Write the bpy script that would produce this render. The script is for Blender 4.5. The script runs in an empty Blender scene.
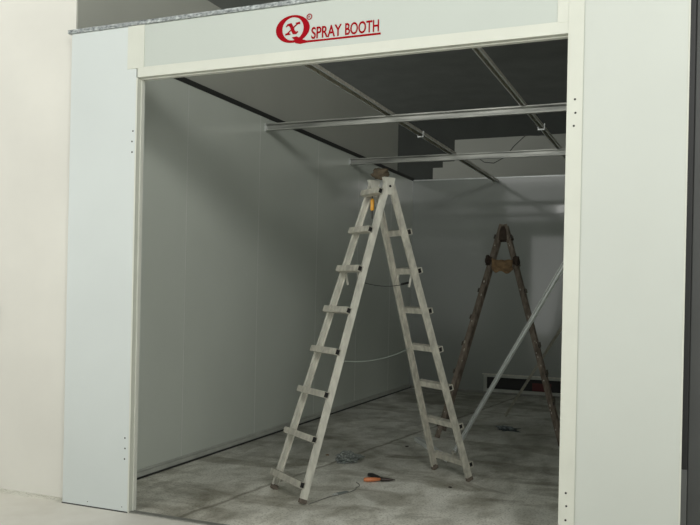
import bpy, bmesh, math, random
from mathutils import Vector, Matrix, noise
random.seed(7)
sc = bpy.context.scene
col = sc.collection
V = Vector

# ------------------------------------------------------------------ helpers
def obj(name, bm, mat, parent=None, smooth=False, bevel=0.0):
    me = bpy.data.meshes.new(name)
    if smooth:
        for f in bm.faces: f.smooth = True
    bmesh.ops.recalc_face_normals(bm, faces=bm.faces)
    bm.to_mesh(me); bm.free()
    me.materials.append(mat)
    o = bpy.data.objects.new(name, me); col.objects.link(o)
    if parent: o.parent = parent
    if bevel:
        m = o.modifiers.new('bevel', 'BEVEL'); m.width = bevel; m.segments = 2; m.limit_method = 'ANGLE'
    return o

def struct(o): o['kind'] = 'structure'; return o

def tag(o, label, cat, group=None):
    o['label'] = label; o['category'] = cat
    if group: o['group'] = group
    return o

def thing(name, label, cat, loc=(0, 0, 0), group=None):
    o = bpy.data.objects.new(name, None); col.objects.link(o)
    o.location = loc; o.empty_display_size = .1
    return tag(o, label, cat, group)

def box(bm, a, b):
    x0, y0, z0 = a; x1, y1, z1 = b
    v = [bm.verts.new(p) for p in ((x0,y0,z0),(x1,y0,z0),(x1,y1,z0),(x0,y1,z0),(x0,y0,z1),(x1,y0,z1),(x1,y1,z1),(x0,y1,z1))]
    for f in ((0,3,2,1),(4,5,6,7),(0,1,5,4),(1,2,6,5),(2,3,7,6),(3,0,4,7)):
        bm.faces.new([v[i] for i in f])
    return bm

def bxo(name, a, b, mat, parent=None, bevel=0.0):
    return obj(name, box(bmesh.new(), a, b), mat, parent, bevel=bevel)

def frame_axes(d, up):
    d = V(d).normalized(); u = V(up); u = (u - d * u.dot(d)).normalized()
    return d, u, d.cross(u)

def sweep(bm, p0, p1, prof, up, prof1=None, cap=True):
    """sweep a closed 2-D profile [(side, up)] along p0->p1"""
    d, u, s = frame_axes(V(p1) - V(p0), up)
    A = [bm.verts.new(V(p0) + s * a + u * b) for a, b in prof]
    B = [bm.verts.new(V(p1) + s * a + u * b) for a, b in (prof1 or prof)]
    n = len(A)
    for i in range(n): bm.faces.new((A[i], A[(i+1) % n], B[(i+1) % n], B[i]))
    if cap:
        bm.faces.new(A[::-1]); bm.faces.new(B)
    return bm

def rect(w, h): return [(-w/2,-h/2),(w/2,-h/2),(w/2,h/2),(-w/2,h/2)]
def chan(w, h, t):   # U profile opening towards +up
    return [(-w/2,-h/2),(w/2,-h/2),(w/2,h/2),(w/2-t,h/2),(w/2-t,-h/2+t),(-w/2+t,-h/2+t),(-w/2+t,h/2),(-w/2,h/2)]

def tube(bm, pts, r, seg=8):
    pts = [V(p) for p in pts]; rings = []
    rs = r if isinstance(r, (list, tuple)) else [r] * len(pts)
    up = V((0.13, .2, 1)).normalized()
    for i, p in enumerate(pts):
        d = (pts[min(i+1, len(pts)-1)] - pts[max(i-1, 0)]).normalized()
        u = up - d * up.dot(d); u.normalize(); s = d.cross(u)
        rings.append([bm.verts.new(p + (s*math.cos(2*math.pi*k/seg) + u*math.sin(2*math.pi*k/seg)) * rs[i]) for k in range(seg)])
    for a, b in zip(rings, rings[1:]):
        for k in range(seg): bm.faces.new((a[k], a[(k+1) % seg], b[(k+1) % seg], b[k]))
    bm.faces.new(rings[0][::-1]); bm.faces.new(rings[-1])
    return bm

def bez(a, b, c, n=12):
    a, b, c = V(a), V(b), V(c)
    return [a*(1-t)**2 + b*2*t*(1-t) + c*t*t for t in [i/n for i in range(n+1)]]

def prism(bm, poly, y0, y1):
    """polygon in XZ extruded in Y"""
    A = [bm.verts.new((x, y0, z)) for x, z in poly]; B = [bm.verts.new((x, y1, z)) for x, z in poly]
    n = len(A)
    bm.faces.new(A); bm.faces.new(B[::-1])
    for i in range(n): bm.faces.new((A[i], B[i], B[(i+1) % n], A[(i+1) % n]))
    return bm

# ------------------------------------------------------------------ materials
def s2l(c): return tuple(((v/255)/12.92 if v/255 <= .04045 else (((v/255)+.055)/1.055)**2.4) for v in c) + (1,)

def mat(name, c, rough=.5, metal=0.0, var=.06, scale=6.0, c2=None, bump=0.0, spec=.5, stretch=(1,1,1), bscale=None, detail=6, coat=0.0):
    m = bpy.data.materials.new(name); m.use_nodes = True
    nt = m.node_tree; N = nt.nodes; L = nt.links; b = N['Principled BSDF']
    b.inputs['Roughness'].default_value = rough; b.inputs['Metallic'].default_value = metal
    b.inputs['Specular IOR Level'].default_value = spec
    b.inputs['Coat Weight'].default_value = coat; b.inputs['Coat Roughness'].default_value = .08
    tc = N.new('ShaderNodeTexCoord'); mp = N.new('ShaderNodeMapping'); mp.inputs['Scale'].default_value = stretch
    L.new(tc.outputs['Object'], mp.inputs['Vector'])
    no = N.new('ShaderNodeTexNoise'); no.inputs['Scale'].default_value = scale; no.inputs['Detail'].default_value = detail
    L.new(mp.outputs[0], no.inputs['Vector'])
    cr = N.new('ShaderNodeValToRGB'); cr.color_ramp.elements[0].position = .32; cr.color_ramp.elements[1].position = .68
    base = s2l(c)
    if c2 is None:
        lo = tuple(x*(1-var) for x in base[:3]) + (1,); hi = tuple(min(1, x*(1+var)) for x in base[:3]) + (1,)
    else: lo, hi = base, s2l(c2)
    cr.color_ramp.elements[0].color = lo; cr.color_ramp.elements[1].color = hi
    L.new(no.outputs['Fac'], cr.inputs[0]); L.new(cr.outputs[0], b.inputs['Base Color'])
    if bump:
        n2 = N.new('ShaderNodeTexNoise'); n2.inputs['Scale'].default_value = bscale or scale*4; n2.inputs['Detail'].default_value = 8
        L.new(mp.outputs[0], n2.inputs['Vector'])
        bp = N.new('ShaderNodeBump'); bp.inputs['Strength'].default_value = bump; bp.inputs['Distance'].default_value = .01
        L.new(n2.outputs['Fac'], bp.inputs['Height']); L.new(bp.outputs[0], b.inputs['Normal'])
    return m

M = {}
M['panel'] = mat('white panel paint', (190,195,187), .4, var=.025, scale=1.2)
M['header_shade'] = mat('white panel paint darkened for header', (182,189,181), .4, var=.025, scale=1.2)  # same white panel, colour darkened for the dimmer light on the header
M['panel_cool'] = mat('cool white panel paint', (199,206,203), .4, var=.03, scale=1.0)
M['trim'] = mat('cream painted trim', (200,203,191), .4, var=.03, scale=5)
M['trim_in'] = mat('cream painted jamb', (206,208,198), .45, var=.03, scale=5)
M['beige'] = mat('beige plaster', (216,215,206), .8, var=.05, scale=1.1, bump=.15, bscale=6)
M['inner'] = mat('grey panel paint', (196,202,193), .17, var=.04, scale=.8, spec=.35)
M['inner_shaded'] = mat('panel paint darkened for back shade', (150,155,150), .07, var=.05, scale=.7, spec=.4)  # white panels too; shade at the booth's far end is in the colour
M['seam'] = mat('panel seam', (205,208,202), .4)
M['seam_front'] = mat('front panel seam', (176,180,168), .5)
M['track'] = mat('grey steel track', (130,131,124), .5, var=.15, scale=10)
M['track_shade'] = mat('steel track shade tone', (38,40,37), .6, var=.15, scale=10)  # steel colour darkened to stand for shaded sides and gaps
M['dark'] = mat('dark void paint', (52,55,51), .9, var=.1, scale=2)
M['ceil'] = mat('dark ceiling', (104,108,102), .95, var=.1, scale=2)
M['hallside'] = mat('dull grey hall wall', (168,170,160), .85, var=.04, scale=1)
M['sill'] = mat('pale grey steel', (176,179,171), .5, var=.1, scale=8)
M['farwall'] = mat('dim grey wall', (150,152,144), .85, var=.04, scale=1)
M['galv'] = mat('galvanised steel', (98,101,96), .34, metal=.35, c2=(186,188,180), scale=2.2, stretch=(.6,2,5), bump=.1)
M['galv_strip'] = mat('galvanised strip', (92,98,98), .32, metal=.5, c2=(188,194,192), scale=60, bump=.5, bscale=90, stretch=(.6,1,1))
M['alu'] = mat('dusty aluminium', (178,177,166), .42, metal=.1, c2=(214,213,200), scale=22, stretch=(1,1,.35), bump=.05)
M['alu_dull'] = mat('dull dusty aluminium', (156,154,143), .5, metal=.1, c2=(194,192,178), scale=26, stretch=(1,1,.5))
M['alu_bright'] = mat('bright aluminium', (206,210,208), .3, metal=.25, var=.08, scale=12)
M['rubber'] = mat('brown rubber', (96,88,78), .8, var=.2, scale=20)
M['black'] = mat('black shadow plastic', (14,14,13), .6, var=.1)
M['blackrub'] = mat('black strip', (16,17,16), .45, var=.15, scale=8)
M['col'] = mat('dark grey column paint', (66,68,66), .5, var=.08, scale=3)
M['col_low'] = mat('grey column foot', (92,94,92), .5, var=.08, scale=3)
M['red'] = mat('red lettering', (146,2,18), .85, var=.02, spec=.15)
M['hole'] = mat('screw hole', (28,28,26), .7)
M['oldladder'] = mat('paint splashed brown ladder', (72,65,56), .85, c2=(120,110,98), scale=30, stretch=(1,1,.4), bump=.2)
M['splash'] = mat('pale paint splash', (172,168,156), .7)
M['rag'] = mat('brown cloth', (98,80,58), .95, c2=(132,108,78), scale=30, bump=.3)
M['ragdark'] = mat('dark brown cloth', (54,44,36), .95, var=.3, scale=30, bump=.3)
M['ragdim'] = mat('dusty brown cloth', (92,82,66), .95, var=.2, scale=30)
M['orange'] = mat('orange grip', (206,128,84), .45, var=.1, scale=40)
M['yellow'] = mat('yellow handle', (222,160,52), .4, var=.08)
M['blackgrip'] = mat('black grip', (30,30,30), .45)
M['darksteel'] = mat('dark steel', (64,58,54), .4, metal=.6, var=.2, scale=40)
M['cord'] = mat('grey cord', (120,128,124), .6)
M['cordpale'] = mat('pale cord', (160,170,162), .6)
M['corddark'] = mat('dark cord', (44,44,42), .6)
M['redbox'] = mat('dark red box', (92,42,42), .7)
M['film'] = mat('clear film', (214,220,216), .2, c2=(140,148,144), scale=90, spec=.9)
M['foil'] = mat('crumpled foil', (150,160,162), .25, metal=.6, c2=(60,66,68), scale=50)
for k in ('film',):
    b = M[k].node_tree.nodes['Principled BSDF']; b.inputs['Transmission Weight'].default_value = .6; b.inputs['IOR'].default_value = 1.2

# concrete floor: pale and clean in the hall, stained inside the booth with door light painted in
def floor_mat():
    m = bpy.data.materials.new('concrete floor'); m.use_nodes = True
    nt = m.node_tree; N = nt.nodes; L = nt.links; b = N['Principled BSDF']
    tc = N.new('ShaderNodeTexCoord'); co = tc.outputs['Object']
    sep = N.new('ShaderNodeSeparateXYZ'); L.new(co, sep.inputs[0])
    def nz(scale, detail=8, st=(1,1,1), rot=0, dist=0):
        mp = N.new('ShaderNodeMapping'); mp.inputs['Scale'].default_value = st; mp.inputs['Rotation'].default_value = (0,0,rot)
        L.new(co, mp.inputs[0])
        n = N.new('ShaderNodeTexNoise'); n.inputs['Scale'].default_value = scale; n.inputs['Detail'].default_value = detail
        n.inputs['Distortion'].default_value = dist; n.inputs['Roughness'].default_value = .6
        L.new(mp.outputs[0], n.inputs['Vector']); return n.outputs['Fac']
    def ramp(fac, p0, c0, p1, c1):
        r = N.new('ShaderNodeValToRGB'); e = r.color_ramp.elements
        e[0].position = p0; e[0].color = c0; e[1].position = p1; e[1].color = c1
        L.new(fac, r.inputs[0]); return r.outputs[0]
    def mix(f, a, bb, mode='MIX'):
        x = N.new('ShaderNodeMix'); x.data_type = 'RGBA'; x.blend_type = mode
        if isinstance(f, float): x.inputs[0].default_value = f
        else: L.new(f, x.inputs[0])
        L.new(a, x.inputs[6]); L.new(bb, x.inputs[7]); return x.outputs[2]
    def math_(op, a, bb=None, c=None):
        x = N.new('ShaderNodeMath'); x.operation = op
        for i, v in enumerate((a, bb, c)):
            if v is None: continue
            if isinstance(v, (int, float)): x.inputs[i].default_value = v
            else: L.new(v, x.inputs[i])
        return x.outputs[0]
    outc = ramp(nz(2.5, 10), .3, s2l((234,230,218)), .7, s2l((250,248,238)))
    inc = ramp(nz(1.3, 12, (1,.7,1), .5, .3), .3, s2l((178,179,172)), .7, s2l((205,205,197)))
    W1 = (1,1,1,1)
    stain = ramp(nz(.9, 9, (1.1,.7,1), -.5, .6), .36, s2l((200,199,194)), .56, W1)
    inc = mix(1.0, inc, stain, 'MULTIPLY')
    st2 = ramp(nz(5, 8, (1,.55,1), .3, .4), .34, s2l((218,217,212)), .54, W1)
    inc = mix(1.0, inc, st2, 'MULTIPLY')
    streak = ramp(nz(2.2, 7, (.55,1.1,1), -.6, .8), .38, s2l((206,204,199)), .50, W1)
    inc = mix(1.0, inc, streak, 'MULTIPLY')
    spk = ramp(nz(60, 3), .36, s2l((205,205,200)), .46, W1)
    inc = mix(1.0, inc, spk, 'MULTIPLY')
    # cast joint running back through the booth
    wob = math_('MULTIPLY', nz(3, 4), .10)
    line = math_('ADD', math_('MULTIPLY_ADD', sep.outputs['Y'], -.115, sep.outputs['X']), wob)
    dl = math_('ABSOLUTE', math_('SUBTRACT', line, .40))
    jr = ramp(dl, .006, s2l((190,188,182)), .03, W1)
    inc = mix(1.0, inc, jr, 'MULTIPLY')
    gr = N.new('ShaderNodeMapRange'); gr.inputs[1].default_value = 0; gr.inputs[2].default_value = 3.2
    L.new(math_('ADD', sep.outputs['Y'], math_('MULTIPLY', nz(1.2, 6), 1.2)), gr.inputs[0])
    door_light = ramp(gr.outputs[0], .15, (1.95,1.92,1.88,1), 1.0, (1.24,1.24,1.25,1))  # light from the doorway painted into the colour, fading towards the back
    inc = mix(1.0, inc, door_light, 'MULTIPLY')
    yy = math_('ADD', sep.outputs['Y'], math_('MULTIPLY', nz(4, 4), .05))
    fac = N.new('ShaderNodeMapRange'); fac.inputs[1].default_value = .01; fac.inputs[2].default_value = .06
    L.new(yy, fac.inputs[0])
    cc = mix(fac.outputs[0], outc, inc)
    L.new(cc, b.inputs['Base Color']); b.inputs['Roughness'].default_value = .62
    bp = N.new('ShaderNodeBump'); bp.inputs['Strength'].default_value = .12; bp.inputs['Distance'].default_value = .01
    L.new(nz(14, 10), bp.inputs['Height']); L.new(bp.outputs[0], b.inputs['Normal'])
    return m
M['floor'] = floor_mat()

# ------------------------------------------------------------------ dimensions (metres; front face of the booth is Y = 0)
OW, OH = 2.846, 2.962          # opening
PT = 3.317                      # top of front panels
XL, XR = -.566, 3.38           # inner faces of side walls
DB, HW = 7.703, 3.31           # back wall, height of inner walls

# ------------------------------------------------------------------ the setting
bm = bmesh.new()
bmesh.ops.create_grid(bm, x_segments=1, y_segments=1, size=1)
for v in bm.verts: v.co = V((v.co.x*12 + 1, v.co.y*12 + 1, 0))
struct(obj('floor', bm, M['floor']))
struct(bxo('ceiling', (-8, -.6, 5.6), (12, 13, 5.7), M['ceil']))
# beige wall turning into the hall beside the booth
bm = bmesh.new()
prism(bm, [(-7, 0), (-.632, 0), (-.632, 4.18), (-7, 4.18)], .1, .28)
struct(obj('wall_hall', bm, M['beige']))
struct(bxo('wall_hall_side', (-.83, .112, 0), (-.630, 7.12, 4.182), M['hallside']))
# hall behind the booth: dark upper wall and a stepped grey partition
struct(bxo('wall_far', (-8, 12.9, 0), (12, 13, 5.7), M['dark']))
struct(obj('wall_rear', prism(bmesh.new(), [(-.785,0),(6,0),(6,4.31),(-.385,4.29),(-.385,3.905),(-.60,3.905),(-.60,3.80),(-.785,3.80)], 9.5, 9.62), M['farwall']))
struct(bxo('wall_side', (3.5, .32, 0), (3.6, 9.5, 5.6), M['col']))

# booth front
struct(bxo('wall_front_left', (-.576, 0, .006), (-.012, .099, PT), M['panel_cool'], bevel=.002))
struct(bxo('wall_front_right', (2.930, 0, .0), (3.451, .088, 3.6), M['panel'], bevel=.002))
struct(bxo('wall_front_top', (-.0, 0, 3.028), (2.846, .088, PT), M['header_shade'], bevel=.002))
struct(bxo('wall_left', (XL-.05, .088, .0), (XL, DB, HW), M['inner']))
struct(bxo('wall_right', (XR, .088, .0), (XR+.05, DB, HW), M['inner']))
struct(bxo('wall_back', (XL-.05, DB, .0), (XR+.05, DB+.05, HW), M['inner_shaded']))

# opening frame
n = 0
def trim(a, b, m, bevel=.0015):
    global n; n += 1
    return struct(bxo('trim_%d' % n, a, b, M[m], bevel=bevel))
bm = bmesh.new(); box(bm, (-.012, -.001, 0), (0, .04, OH)); struct(obj('trim_1', bm, M['trim'], bevel=.0015)); n = 1
trim((-.012, .04, 0), (.006, .074, OH+.01), 'trim_in')          # recessed inner step, left
trim((OW, -.004, 0), (2.930, .074, 3.6), 'trim')               # right post, runs up past the header
trim((-.0, -.003, OH), (OW, .04, 3.03), 'trim')              # header rail
trim((0, .04, OH-.006), (OW, .074, 3.028), 'trim_in')           # recessed inner step, header
trim((-.085, -.005, 3.024), (.052, .04, PT), 'trim', .001)      # cover strip over left header joint
trim((2.788, -.005, 3.024), (2.846, .04, 3.6), 'trim', .001)   # cover strip over right header joint
bm = bmesh.new()
sweep(bm, (-.6, .03, PT+.013), (2.78, .03, PT+.013), rect(.09, .026), (0,0,1))
n += 1; struct(obj('trim_%d' % n, bm, M['galv_strip']))          # galvanised strip along the panel tops
bm = bmesh.new(); box(bm, (2.9295, -.0047, 0), (2.9310, -.003, 3.6)); n += 1; struct(obj('trim_%d' % n, bm, M['seam_front']))
trim((3.446, -.003, 0), (3.455, .09, 3.6), 'trim')             # pale folded edge of right panel
trim((-.58, -.003, 0), (-.01, .02, .006), 'track_shade', 0)       # dark strip standing for the shade in the gap under left panel
bm = bmesh.new(); sweep(bm, (-.0, .03, .0035), (OW, .03, .0035), rect(.05, .007), (0,0,1)); n += 1; struct(obj('trim_%d' % n, bm, M['track']))
# tracks along the inner walls
bm = bmesh.new(); box(bm, (XL, .09, .014), (XL+.026, DB, .05)); box(bm, (XL, .09, .05), (XL+.008, DB, .064))
struct(obj('baseboard_left', bm, M['sill']))
struct(bxo('baseboard_left_shade', (XL, .09, 0), (XL+.036, DB, .014), M['track_shade']))  # dark strip laid in for the shadow line under the baseboard
struct(bxo('baseboard_back', (XL+.028, DB-.02, 0), (XR, DB, .035), M['track']))
trim((XL-.06, .09, HW), (XL+.01, DB+.05, HW+.045), 'track_shade', 0)  # top channel, its shadow side painted dark
trim((XL-.05, DB-.01, HW), (XR+.05, DB+.05, HW+.018), 'alu_bright', 0)
# vertical joints of the panels
for y in (1.43, 2.71, 4.12, 5.4, 6.7):
    trim((XL-.001, y-.003, .06), (XL+.0015, y+.003, HW-.002), 'seam', 0)
# screw holes in the posts (pattern of each post)
def screws(parent, pts):
    for x, z in pts:
        bm = bmesh.new()
        r = .006 if len(pts) == 3 else .0035
        y = -.0052 if parent.name.startswith('trim') else -.0012
        vs = [bm.verts.new((x + r*math.cos(a), y, z + r*math.sin(a))) for a in [i*math.pi/5 for i in range(10)]]
        bm.faces.new(vs)
        vb = [bm.verts.new((v.co.x, .001, v.co.z)) for v in vs]
        for i in range(10): bm.faces.new((vs[i], vb[i], vb[(i+1) % 10], vs[(i+1) % 10]))
        obj('screw_hole', bm, M['hole'], parent)
WL = bpy.data.objects['wall_front_left']; TR = bpy.data.objects['trim_3']
screws(WL, [(-.030,2.60),(-.036,2.529),(-.034,2.457)]); screws(WL, [(-.043,.507),(-.041,.436),(-.043,.364)])
screws(TR, [(2.889,2.601),(2.893,2.528),(2.886,2.458)]); screws(TR, [(2.884,.478),(2.888,.408),(2.885,.332)])
screws(WL, [(-.352,.035),(-.058,.035)])

# dark column at the right edge
t = thing('steel_column', 'dark grey steel column with a black edge strip right of the booth', 'column', (3.63, .25, 0))
bxo('shaft', (-.145, 0, 0), (.25, .06, 5.6), M['col'], t, bevel=.006)
bxo('edge_strip', (-.18, -.02, .62), (-.145, .03, 5.6), M['blackrub'], t, bevel=.004)
bxo('lower_strip', (-.18, -.02, 0), (-.145, .03, .62), M['col_low'], t, bevel=.004)
# socket edge at far left
tag(bxo('wall_switch', (-1.41, .085, 1.16), (-1.306, .1, 1.372), M['cord'], bevel=.004), 'grey wall plate cut off at the left edge of the beige wall', 'switch')

# ------------------------------------------------------------------ red logo on the header
t = thing('booth_logo', 'red round letter mark and SPRAY BOOTH lettering on the white header', 'sign', (1.174, -.0006, 3.165))
def ring(rx, rz, ix, iz, dx=0, dz=0, nseg=48, depth=.002):
    bm = bmesh.new(); a = []; 
    for k in range(nseg):
        th = 2*math.pi*k/nseg
        o = (rx*math.cos(th), rz*math.sin(th)); i = (dx + ix*math.cos(th), dz + iz*math.sin(th))
        a.append([bm.verts.new((o[0], -depth, o[1])), bm.verts.new((i[0], -depth, i[1])), bm.verts.new((o[0], 0, o[1])), bm.verts.new((i[0], 0, i[1]))])
    for k in range(nseg):
        p, q = a[k], a[(k+1) % nseg]
        bm.faces.new((p[0], q[0], q[1], p[1])); bm.faces.new((p[0], p[2], q[2], q[0])); bm.faces.new((p[1], q[1], q[3], p[3]))
    return bm
bm = ring(.117, .086, .074, .072, .002, .001)
obj('ring', bm, M['red'], t)
# tail of the Q
bm = prism(bmesh.new(), [(-.005,-.052),(.03,-.048),(.062,-.068),(.10,-.081),(.20,-.083),(.20,-.094),(.10,-.094),(.055,-.098),(.02,-.090),(.018,-.074)], -.0022, 0)
obj('ring_tail', bm, M['red'], t)
# bold slanted x
bm = bmesh.new()
prism(bm, [(-.036,.042),(-.008,.046),(.004,.02),(.014,-.012),(.024,-.024),(.036,-.02),(.04,-.026),(.024,-.042),(.002,-.04),(-.008,-.018),(-.018,.014),(-.026,.026),(-.036,.026),(-.044,.018),(-.048,.022)], -.0024, 0)
prism(bm, [(.018,.044),(.05,.05),(.052,.03),(.038,.032),(.024,.022),(-.022,-.022),(-.024,-.032),(-.014,-.034),(-.016,-.042),(-.052,-.042),(-.05,-.03),(-.038,-.028),(.012,.022),(.026,.034)], -.0026, 0)
for v in bm.verts: v.co.z = v.co.z*.82
obj('letter_mark', bm, M['red'], t)
bm = ring(.019, .019, .0135, .0135); 
for v in bm.verts: v.co += V((.114, 0, .064))
obj('registered_ring', bm, M['red'], t)
def text_obj(name, s, x0, x1, z0, z1, parent, weight=.0):
    cu = bpy.data.curves.new(name, 'FONT'); cu.body = s; cu.size = 1; cu.extrude = .01; cu.offset = weight
    to = bpy.data.objects.new(name, cu); col.objects.link(to)
    dg = bpy.context.evaluated_depsgraph_get(); dg.update()
    me = bpy.data.meshes.new_from_object(to.evaluated_get(dg))
    bpy.data.objects.remove(to)
    xs = [v.co.x for v in me.vertices]; ys = [v.co.y for v in me.vertices]
    a, b, c, d = min(xs), max(xs), min(ys), max(ys)
    for v in me.vertices:
        v.co = V((x0 + (v.co.x-a)/(b-a)*(x1-x0), -.0012 - v.co.z*.08, z0 + (v.co.y-c)/(d-c)*(z1-z0)))
    me.materials.clear(); me.materials.append(M['red'])
    o = bpy.data.objects.new(name, me); col.objects.link(o); o.parent = parent
    return o
text_obj('registered_letter', 'R', .107, .121, .057, .071, t)
text_obj('lettering', 'SPRAY', .130, .333, -.076, -.003, t, .016)
text_obj('lettering', 'BOOTH', .356, .575, -.076, -.003, t, .016)
bm = prism(bmesh.new(), [(.19,-.083),(.586,-.083),(.588,-.095),(.19,-.094)], -.002, 0)
obj('underline', bm, M['red'], t)

# ------------------------------------------------------------------ ceiling steel
def beam(y, z0, z1, label):
    t = thing('ceiling_beam', label, 'beam', (XL, y, z0), group=None)
    h = z1 - z0
    bm = bmesh.new()
    prof = [(-.02, 0), (.02, 0), (.02, .012), (.0165, .012), (.0165, .0035), (-.0165, .0035), (-.0165, h-.0035), (.0165, h-.0035), (.0165, h-.012), (.02, h-.012), (.02, h), (-.02, h)]
    A = [bm.verts.new((.002, -a, b)) for a, b in prof]; B = [bm.verts.new((XR-XL-.002, -a, b)) for a, b in prof]
    for i in range(12): bm.faces.new((A[i], A[(i+1) % 12], B[(i+1) % 12], B[i]))
    bm.faces.new(A[::-1]); bm.faces.new(B)
    obj('channel', bm, M['galv'], t)
    bxo('end_plate', (.0005, -.028, -.006), (.006, .024, h+.006), M['alu_bright'], t)
beam(2.826, 3.178, 3.249, 'galvanised steel channel beam spanning the booth top, nearer to the doorway')
beam(5.082, 3.172, 3.248, 'galvanised steel channel beam spanning the booth top, farther from the doorway')
def rail(x, w, label):
    t = thing('ceiling_rail', label, 'rail', (x, .09, 3.250))
    bm = bmesh.new()
    # downward U: top sheet with two thin lips
    for a, b in (((-w/2, 0, .032), (w/2, DB-.1, .035)), ((-w/2, 0, 0), (-w/2+.006, DB-.1, .032)), ((w/2-.006, 0, 0), (w/2, DB-.1, .032))): box(bm, a, b)
    obj('rail_web', bm, M['alu_dull'], t)
    for s in (-1, 1):
        bm = bmesh.new(); box(bm, (s*w/2-.005, 0, -.0006), (s*w/2+.005, DB-.1, .004)); obj('lip', bm, M['alu_bright'], t)
rail(.785, .062, 'long galvanised rail running to the back wall above the ladders, left one of two')
rail(2.08, .04, 'long galvanised rail running to the back wall, right one of two')
for x, y in ((.84, 3.68), (2.11, 3.66)):
    t = thing('hanger_clip', 'small galvanised hanger clip under the %s ceiling rail' % ('left' if x < 1 else 'right'), 'bracket', (x, y, 3.19))
    bxo('clip_base', (-.034, -.015, 0), (.034, .015, .012), M['alu_bright'], t)
    bxo('clip_arm', (.027, -.015, .012), (.034, .015, .065), M['alu_bright'], t)
    bxo('clip_arm', (-.034, -.015, .012), (-.027, .015, .03), M['alu_bright'], t)
# loop of cable above the back wall
pts = []
key = [(1.30,9.45,4.28),(1.22,8.8,4.15),(1.14,8.1,4.03),(1.0,7.9,3.83),(.88,7.85,3.66),(.70,7.85,3.57),(.55,7.85,3.59),(.40,7.9,3.70)]
for a, b, c in zip([key[0]]+key[:-2], key[:-1], key[1:]):
    a, b, c = V(a), V(b), V(c)
    for i in range(4): pts.append(b.lerp(c, i/4))
tag(obj('hanging_cable', tube(bmesh.new(), pts, .006, 6), M['corddark'], smooth=True), 'thin dark cable hanging in a loop above the back wall', 'cable')

# ------------------------------------------------------------------ vent in back wall
t = thing('wall_vent', 'low grey framed vent opening at the foot of the back wall', 'vent', (.65, DB, .03))
bm = bmesh.new()
L_ = 2.2
for a, b in (((0,-.03,0),(L_,-.001,.045)), ((0,-.03,.225),(L_,-.001,.262)), ((0,-.03,.045),(.05,-.001,.225)), ((L_-.05,-.03,.045),(L_,-.001,.225))): box(bm, a, b)
obj('vent_frame', bm, M['sill'], t, bevel=.003)
bxo('vent_opening', (.05, -.006, .045), (L_-.05, -.001, .225), M['black'], t)
bxo('vent_lip', (-.02, -.04, .262), (L_, -.001, .275), M['alu'], t)
bxo('red_panel', (.74, -.012, .048), (1.02, -.006, .17), M['redbox'], t, bevel=.002)

# ------------------------------------------------------------------ ladders
def ladder(name, label, apex_c, ang, w, wt, spread, h, gap, rungs, mats, rung_out=.045, stile=(.026,.052), ext=.004, skip=()):
    """A-frame ladder of two sections hinged at the top"""
    m_st, m_st2, m_rg = mats
    s = V((math.cos(ang), math.sin(ang), 0)); wd = V((-math.sin(ang), math.cos(ang), 0))
    t = thing(name, label, 'ladder', (apex_c[0], apex_c[1], 0))
    info = {}
    for sg in (-1, 1):
        ends = {}
        for eg in (-1, 1):
            a = s*sg*spread/2 + wd*eg*w/2; b = s*sg*gap/2 + wd*eg*wt/2 + V((0,0,h)); ends[eg] = (a, b)
        d = ((ends[-1][1]+ends[1][1]) - (ends[-1][0]+ends[1][0])).normalized()
        outn = wd.cross(d); outn = outn if outn.dot(s)*sg > 0 else -outn      # outward face normal
        for eg in (-1, 1):
            a, b = ends[eg]
            bm = bmesh.new()
            a2 = a.lerp(b, .012)
            # U channel with its web outwards in the width direction
            dd, u, sd = frame_axes(b-a2, outn)
            W, H = stile; tk = .0045; q = eg if sd.dot(wd) > 0 else -eg
            prof = [(q*W/2, -H/2), (q*W/2, H/2), (-q*W/2, H/2), (-q*W/2, H/2-tk), (q*(W/2-tk), H/2-tk), (q*(W/2-tk), -H/2+tk), (-q*W/2, -H/2+tk), (-q*W/2, -H/2)]
            sweep(bm, a2, b, prof, outn)
            leg = obj('stile', bm, m_st if sg < 0 else m_st2, t)
            fb = bmesh.new(); bot = a + V((0,0,.001))
            fd = (a2-a).normalized()
            sweep(fb, a + V((0,0,.006)), a.lerp(b, .015), rect(W+.006, H+.006), outn)
            obj('foot', fb, M['rubber'], leg, bevel=.003)
        L0, L1 = ends[-1], ends[1]
        for t_ in rungs:
            if (sg, t_) in skip: continue
            p = L0[0].lerp(L0[1], t_); q_ = L1[0].lerp(L1[1], t_)
            off = outn * (stile[1]/2 + rung_out/2 - .004)
            p = p + off - wd*(stile[0]/2+ext); q_ = q_ + off + wd*(stile[0]/2+ext)
            dd, u, sd = frame_axes(q_-p, d)
            bm = bmesh.new()
            ow, oh, tk = rung_out, .046, .004
            ro = rect(ow, oh); ri = rect(ow-2*tk, oh-2*tk)
            rings = []
            for P in (p, q_):
                rings.append([bm.verts.new(P + sd*a_ + u*b_) for a_, b_ in ro]); rings.append([bm.verts.new(P + sd*a_ + u*b_) for a_, b_ in ri])
            for i in range(4):
                j = (i+1) % 4
                bm.faces.new((rings[0][i], rings[0][j], rings[2][j], rings[2][i]))
                bm.faces.new((rings[1][i], rings[3][i], rings[3][j], rings[1][j]))
                bm.faces.new((rings[0][i], rings[1][i], rings[1][j], rings[0][j]))
                bm.faces.new((rings[2][i], rings[2][j], rings[3][j], rings[3][i]))
            # three shallow grip ribs along the tread
            for k in (-1, 0, 1):
                sweep(bm, p + u*k*.013 + outn*(ow/2), q_ + u*k*.013 + outn*(ow/2), rect(.004, .004), d)
            rg = obj('rung', bm, m_rg, t)
            eb = bmesh.new()
            sweep(eb, p + dd*.012, q_ - dd*.012, rect(ow-2*tk-.0005, oh-2*tk-.0005), d)  # black filler standing for the shade inside the open rung ends
            obj('rung_end_shade', eb, M['black'], rg)
        info[sg] = (ends, d, outn)
    return t, s, wd, info

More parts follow.
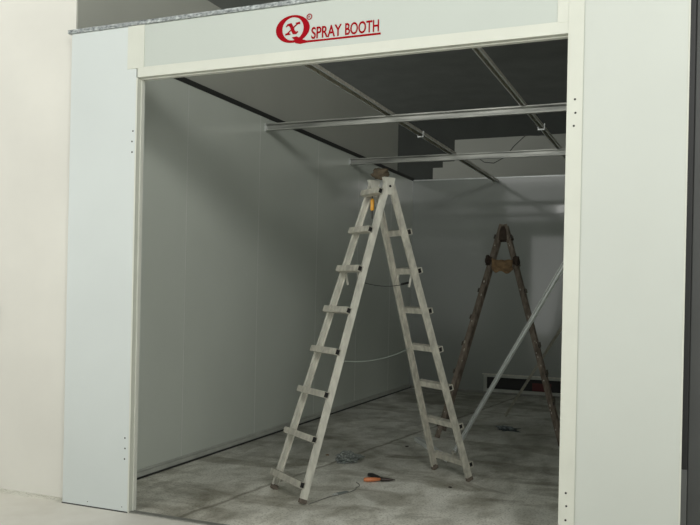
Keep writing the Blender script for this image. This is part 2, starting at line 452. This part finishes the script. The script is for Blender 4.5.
RT = (.052, .184, .316, .446, .575, .708, .835, .962)
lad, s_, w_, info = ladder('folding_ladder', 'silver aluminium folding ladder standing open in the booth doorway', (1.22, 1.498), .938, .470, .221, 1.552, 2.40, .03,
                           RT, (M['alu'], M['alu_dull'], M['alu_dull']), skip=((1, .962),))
# flared hinge caps
for eg in (-1, 1):
    c = w_*eg*.1075 + V((0,0,2.40))
    bm = bmesh.new()
    lo = [(-.028,-.07),(.028,-.07)]; 
    poly = [(-.02,-.10),(.02,-.10),(.030,-.045),(.053,.035),(-.053,.035),(-.030,-.045)]
    A = [bm.verts.new(c + s_*a + V((0,0,b)) - w_*.02) for a, b in poly]; B = [bm.verts.new(c + s_*a + V((0,0,b)) + w_*.02) for a, b in poly]
    bm.faces.new(A[::-1]); bm.faces.new(B)
    for i in range(6): bm.faces.new((A[i], A[(i+1)%6], B[(i+1)%6], B[i]))
    hc = obj('hinge_cap', bm, M['alu'], lad, bevel=.003)
    bm = bmesh.new(); tube(bm, [c - w_*.026 + V((0,0,-.035)), c + w_*.026 + V((0,0,-.035))], .010, 10); obj('hinge_pin', bm, M['black'], hc)
# spreader brackets and cord at the sixth rungs
ends_l = {}
for sg in (-1, 1):
    e, d, on = info[sg]
    p = e[-1][0].lerp(e[-1][1], .700) + w_*.06 + on*.01
    bm = bmesh.new(); sweep(bm, p, p - d*.02 - V((0,0,.085)) - s_*sg*.03, rect(.016, .006), w_); obj('spreader_bracket', bm, M['alu'], lad)
    ends_l[sg] = p - V((0,0,.07)) - s_*sg*.03
    bm = bmesh.new(); q = e[1][0].lerp(e[1][1], .700) - w_*.05 + on*.01
    sweep(bm, q, q - d*.02 - V((0,0,.075)) - s_*sg*.03, rect(.016, .006), w_); obj('spreader_bracket', bm, M['alu_dull'], lad)
mid = (ends_l[-1] + ends_l[1])/2 - V((0,0,.06))
obj('spreader_cord', tube(bmesh.new(), bez(ends_l[-1], mid, ends_l[1]), .0035, 6), M['corddark'], lad, smooth=True)
bm = bmesh.new(); tube(bm, [ends_l[1] - s_*.07 - V((0,0,.012)), ends_l[1] + V((0,0,.003))], .009, 8); obj('cord_clamp', bm, M['black'], lad)
a = info[-1][0][-1][0].lerp(info[-1][0][-1][1], .425); b = info[1][0][1][0].lerp(info[1][0][1][1], .445)
obj('tie_wire', tube(bmesh.new(), bez(a, (a+b)/2 - V((0,0,.09)), b), .003, 6), M['cordpale'], lad, smooth=True)

# screwdriver hanging inside the ladder top
ap = V((1.209, 1.486, 0))
t = thing('screwdriver', 'yellow handled screwdriver hanging under the top rung of the silver ladder', 'screwdriver', (1.148, 1.50, 2.195))
tube_ = lambda pts, r: tube(bmesh.new(), pts, r, 12)
obj('handle', tube_([(0,0,.085),(0,0,.07),(0,0,.03),(0,0,.0),(0,0,-.01)], [.010,.017,.015,.017,.010]), M['yellow'], t, smooth=True)
obj('blade', tube_([(0,0,-.01),(0,0,-.075)], [.004,.004]), M['darksteel'], t)
obj('loop', tube_([(0,0,.08),(-.005,.005,.12),(0,.012,.16)], .004), M['corddark'], t)

# cloth helper: noise-rumpled sheet
def rumple(nx, ny, f, amp, sc_, seed):
    bm = bmesh.new(); g = []
    for j in range(ny+1):
        row = []
        for i in range(nx+1):
            p = V(f(i/nx, j/ny)); q = p*sc_ + V((seed, seed*1.7, 0))
            p += noise.noise_vector(q)*amp
            row.append(bm.verts.new(p))
        g.append(row)
    for j in range(ny):
        for i in range(nx): bm.faces.new((g[j][i], g[j][i+1], g[j+1][i+1], g[j+1][i]))
    return bm
def blob(bm_scale, amp, sc_, seed, sub=4):
    bm = bmesh.new(); bmesh.ops.create_icosphere(bm, subdivisions=sub, radius=1)
    for v in bm.verts:
        k = 1 + amp*noise.fractal(v.co*sc_ + V((seed,)*3), 1.0, 2.0, 4)
        v.co = V((v.co.x*bm_scale[0]*k, v.co.y*bm_scale[1]*k, v.co.z*bm_scale[2]*k))
    return bm
rg = obj('brown_rag', blob((.07,.05,.045), .4, 1.2, 3.1), M['ragdim'], smooth=True)
rg.location = (1.185, 1.56, 2.487); tag(rg, 'small brown rag bundled on top of the silver ladder', 'rag')

# old brown ladder at the back
old, s2, w2, inf2 = ladder('folding_ladder', 'paint splashed dark brown folding ladder standing near the back wall', (1.681, 4.017), .13, .46, .24, 1.27, 2.27, .03,
                           (.06, .185, .31, .44, .565, .69, .815, .94), (M['oldladder'], M['oldladder'], M['oldladder']), rung_out=.02, stile=(.026,.05), ext=-.006)
for eg in (-1, 1):
    c = w2*eg*.12 + V((0,0,2.20))
    bm = bmesh.new(); poly = [(-.045,-.10),(.045,-.10),(.036,.0),(.018,.05),(-.018,.05),(-.036,.0)]
    A = [bm.verts.new(c + s2*a_ + V((0,0,b_)) - w2*.022) for a_, b_ in poly]; B = [bm.verts.new(c + s2*a_ + V((0,0,b_)) + w2*.022) for a_, b_ in poly]
    bm.faces.new(A[::-1]); bm.faces.new(B)
    for i in range(6): bm.faces.new((A[i], A[(i+1)%6], B[(i+1)%6], B[i]))
    obj('hinge_plate', bm, M['ragdark'], old, bevel=.004)
for k in range(26):     # dried paint splashes on the front stiles
    sg = random.choice((-1, 1)); e, d, on = inf2[sg]; tt = random.uniform(.03, .95)
    p = e[-1][0].lerp(e[-1][1], tt) - w2*.0165 + on*random.uniform(-.02, .02)
    bm = bmesh.new(); bmesh.ops.create_icosphere(bm, subdivisions=1, radius=1)
    r = random.uniform(.004, .010); dv = d*r*random.uniform(1, 2.6)
    for v in bm.verts: v.co = p + dv*v.co.z + on*(r*v.co.x) + w2*(.0015*v.co.y)
    obj('paint_splash', bm, M['splash'], old, smooth=True)

# brown cloth slung between its two sides
e1 = inf2[-1][0]; e2 = inf2[1][0]
def slung(u, v):
    tt = .825
    a = e1[-1][0].lerp(e1[-1][1], tt+.02); b = e2[-1][0].lerp(e2[-1][1], tt+.005)
    p = a.lerp(b, .04+u*.92); sag = .012*math.sin(math.pi*u)
    dep = (.115 + .02*math.sin(math.pi*u) + .018*math.sin(11*u)) * v
    return V((1.681, 4.017, 0)) + p - w2*(.035 + .015*math.sin(v*5)) - V((0,0,sag*.5+dep))
c = obj('brown_cloth', rumple(30, 12, slung, .022, 14, 2.2), M['rag'], smooth=True)
m_ = c.modifiers.new('thick', 'SOLIDIFY'); m_.thickness = .012
tag(c, 'brown work cloth slung between the sides of the old brown ladder', 'cloth')
for sg in (-1, 1):
    e = inf2[sg][0]; p = V((1.681, 4.017, 0)) + e[-1][0].lerp(e[-1][1], .83) + inf2[sg][2]*.025 - w2*.02
    o = obj('cloth_knot', blob((.036,.04,.05), .35, 1.4, 5+sg), M['ragdark'], smooth=True); o.location = p
    tag(o, 'dark knotted rag on the %s side of the old brown ladder' % ('left' if sg < 0 else 'right'), 'rag')

# ------------------------------------------------------------------ leaning poles and the bar on the floor
def pole(a, b, w, label, m):
    a, b = V(a), V(b); t = thing('metal_pole', label, 'pole', a)
    bm = bmesh.new(); sweep(bm, V((0,0,0)), b-a, chan(w, w*.8, .004), (-.3,-1,.4)); obj('tube', bm, m, t, bevel=.001)
    bm = bmesh.new(); d = (b-a).normalized(); sweep(bm, d*-.002, d*.03, rect(w+.004, w*.8+.004), (-.3,-1,.4)); obj('end_cap', bm, M['alu_dull'], t)
P0 = V((1.465, 2.938, .012)); Q0 = V((2.526, 2.30, 1.766)); P0e = P0 + (Q0-P0)*((XR-.03-P0.x)/(Q0.x-P0.x))
pole(P0, P0e, .034, 'long shiny metal pole leaning to the right behind the silver ladder', M['alu_bright'])
P1 = V((1.431, 5.542, .012)); Q1 = V((2.187, 4.65, 1.128)); P1e = P1 + (Q1-P1)*((XR-.03-P1.x)/(Q1.x-P1.x))
pole(P1, P1e, .026, 'thin dull metal pole leaning right, nearer the back wall', M['alu_dull'])
a = V((.944, 3.442, .0)); b = V((1.526, 2.60, .0))
bm = bmesh.new(); sweep(bm, a + V((0,0,.021)), b + V((0,0,.021)), chan(.06, .04, .003), (0,0,-1))
tag(obj('metal_channel', bm, M['alu_bright'], bevel=.001), 'short flat metal channel lying on the floor behind the silver ladder', 'metal bar')

# ------------------------------------------------------------------ litter and tools on the floor
bg = obj('plastic_bag', blob((.10,.13,.036), .6, 1.9, 9.3, 5), M['film']); bg.location = (.69, 2.22, .030)
for v in bg.data.vertices:
    if v.co.z < -.036: v.co.z = -.036
tag(bg, 'crumpled clear plastic bag on the floor under the silver ladder', 'plastic bag')
fo = obj('foil_scrap', blob((.10,.07,.022), 1.0, 1.8, 4.4, 4), M['foil']); fo.location = (1.657, 4.56, .014)
for v in fo.data.vertices:
    if v.co.z < -.013: v.co.z = -.013
tag(fo, 'crumpled silvery scrap on the floor behind the leaning poles', 'scrap')

t = thing('pliers', 'pliers with one orange and one black grip lying on the floor', 'pliers', (1.225, 1.64, .018))
t.rotation_euler = (0, 0, math.radians(14))
def flat(pts, r): return tube(bmesh.new(), pts, r, 10)
obj('orange_grip', flat([(-.14,-.055,.004),(-.11,-.052,.004),(-.06,-.035,.004),(-.012,-.010,.002)], [.014,.018,.017,.011]), M['orange'], t, smooth=True)
obj('black_grip', flat([(-.125,.12,.004),(-.09,.105,.004),(-.045,.06,.004),(-.008,.012,.002)], [.014,.018,.016,.011]), M['blackgrip'], t, smooth=True)
bm = bmesh.new(); tube(bm, [(-.02,0,0),(.0,0,0),(.03,0,0),(.085,.004,0),(.11,.005,0)], [.008,.018,.016,.008,.003], 10); obj('jaws', bm, M['darksteel'], t, smooth=True)
bm = bmesh.new(); tube(bm, [(0,0,-.008),(0,0,.019)], .007, 10); obj('pivot', bm, M['darksteel'], t)

t = thing('utility_knife', 'grey flat blade tool lying on the floor left of the pliers', 'knife', (1.075, 1.12, .006))
t.rotation_euler = (0, 0, math.radians(62))
bxo('body', (-.02, -.016, -.005), (.085, .016, .005), M['cord'], t, bevel=.003)
bxo('blade', (-.06, -.012, -.002), (-.02, .012, .002), M['alu_bright'], t)
key = [(1.0,.74,.005),(1.03,.90,.005),(1.05,1.0,.005),(1.135,1.22,.005),(1.12,1.34,.005),(1.12,1.42,.005),(1.06,1.50,.005)]
key = [q for a_, b_, c_ in zip(key[:-2:2], key[1:-1:2], key[2::2]) for q in bez(V(a_), V(b_)*2-(V(a_)+V(c_))/2, V(c_), 8)]
key = [p_ for i_, p_ in enumerate(key) if i_ == 0 or (p_-key[i_-1]).length > 1e-4]
tag(obj('loose_wire', tube(bmesh.new(), key, .0032, 6), M['track'], smooth=True), 'thin grey wire on the floor between blade tool and pliers', 'wire')
for i, (x, y, r, l) in enumerate([(.95,3.1,.02,'tiny dark screw on the floor right of the plastic bag'),(.42,2.35,.018,'small rust brown chip on the floor beside the left wall'),(1.78,1.70,.016,'tiny grey chip on the floor by the front foot of the ladder')]):
    o = obj('debris_chip', blob((r, r*.6, .006), .6, 2, i*3.3, 2), M['darksteel' if i != 1 else 'rag']); o.location = (x, y, .005); tag(o, l, 'debris')

# ------------------------------------------------------------------ light
w = bpy.data.worlds.new('world'); sc.world = w; w.use_nodes = True
bg_ = w.node_tree.nodes['Background']; bg_.inputs[0].default_value = (.99, 1, .965, 1); 
nt = w.node_tree; N = nt.nodes
tc = N.new('ShaderNodeTexCoord'); sp = N.new('ShaderNodeSeparateXYZ'); nt.links.new(tc.outputs['Generated'], sp.inputs[0])
mr = N.new('ShaderNodeMapRange'); mr.interpolation_type = 'SMOOTHSTEP'   # bright low hall, dimmer roof
mr.inputs[1].default_value = -.02; mr.inputs[2].default_value = .36; mr.inputs[3].default_value = 2.35; mr.inputs[4].default_value = .12
nt.links.new(sp.outputs['Z'], mr.inputs[0]); nt.links.new(mr.outputs[0], bg_.inputs[1])

def point(name, loc, e, r, c=(1,.99,.955)):
    l = bpy.data.lights.new(name, 'POINT'); l.energy = e; l.shadow_soft_size = r; l.color = c
    o = bpy.data.objects.new(name, l); col.objects.link(o); o.location = loc; return o
def area(name, loc, rot, e, sx, sy, c=(1,.99,.955)):
    l = bpy.data.lights.new(name, 'AREA'); l.shape = 'RECTANGLE'; l.size = sx; l.size_y = sy; l.energy = e; l.color = c
    o = bpy.data.objects.new(name, l); col.objects.link(o); o.location = loc; o.rotation_euler = rot; return o
point('hall_lamp', (2.35, -2.6, 3.9), 6, .14, (1,.99,.955))
point('hall_lamp', (.35, -2.6, 3.9), 6, .14, (1,.99,.955))
point('hall_key_lamp', (5.2, -5.5, 4.92), 620, .65, (1,.99,.955))
area('hall_fill_light', (-.3, -6.2, 5.4), (math.radians(0), 0, 0), 185, 7, 3, (1,.99,.955))  # added overhead fill to brighten the floor, not a known fixture
area('hall_upper_fill', (3.0, 6.0, 5.4), (0, 0, 0), 11, 5, 5, (1,.99,.955))  # added dim fill lifting the dark space above the booth

# ------------------------------------------------------------------ camera
cd = bpy.data.cameras.new('camera'); cam = bpy.data.objects.new('camera', cd); col.objects.link(cam)
f, yaw, pitch, roll = 792.83, .3960, .0002, .0209
F = V((-math.sin(yaw)*math.cos(pitch), math.cos(yaw)*math.cos(pitch), math.sin(pitch)))
R0 = V((math.cos(yaw), math.sin(yaw), 0)); U0 = R0.cross(F)
R = R0*math.cos(roll) + U0*math.sin(roll); U = -R0*math.sin(roll) + U0*math.cos(roll)
mw = Matrix((R, U, -F)).transposed().to_4x4(); mw.translation = V((3.4385, -4.4046, 1.55))
cam.matrix_world = mw
cd.sensor_width = 36; cd.lens = f/700*36; cd.clip_start = .05; cd.shift_y = 27.04/700
sc.camera = cam
sc.view_settings.view_transform = 'Standard'
sc.view_settings.look = 'None'
sc.view_settings.exposure = 0
try: sc.cycles.use_denoising = True
except Exception: pass
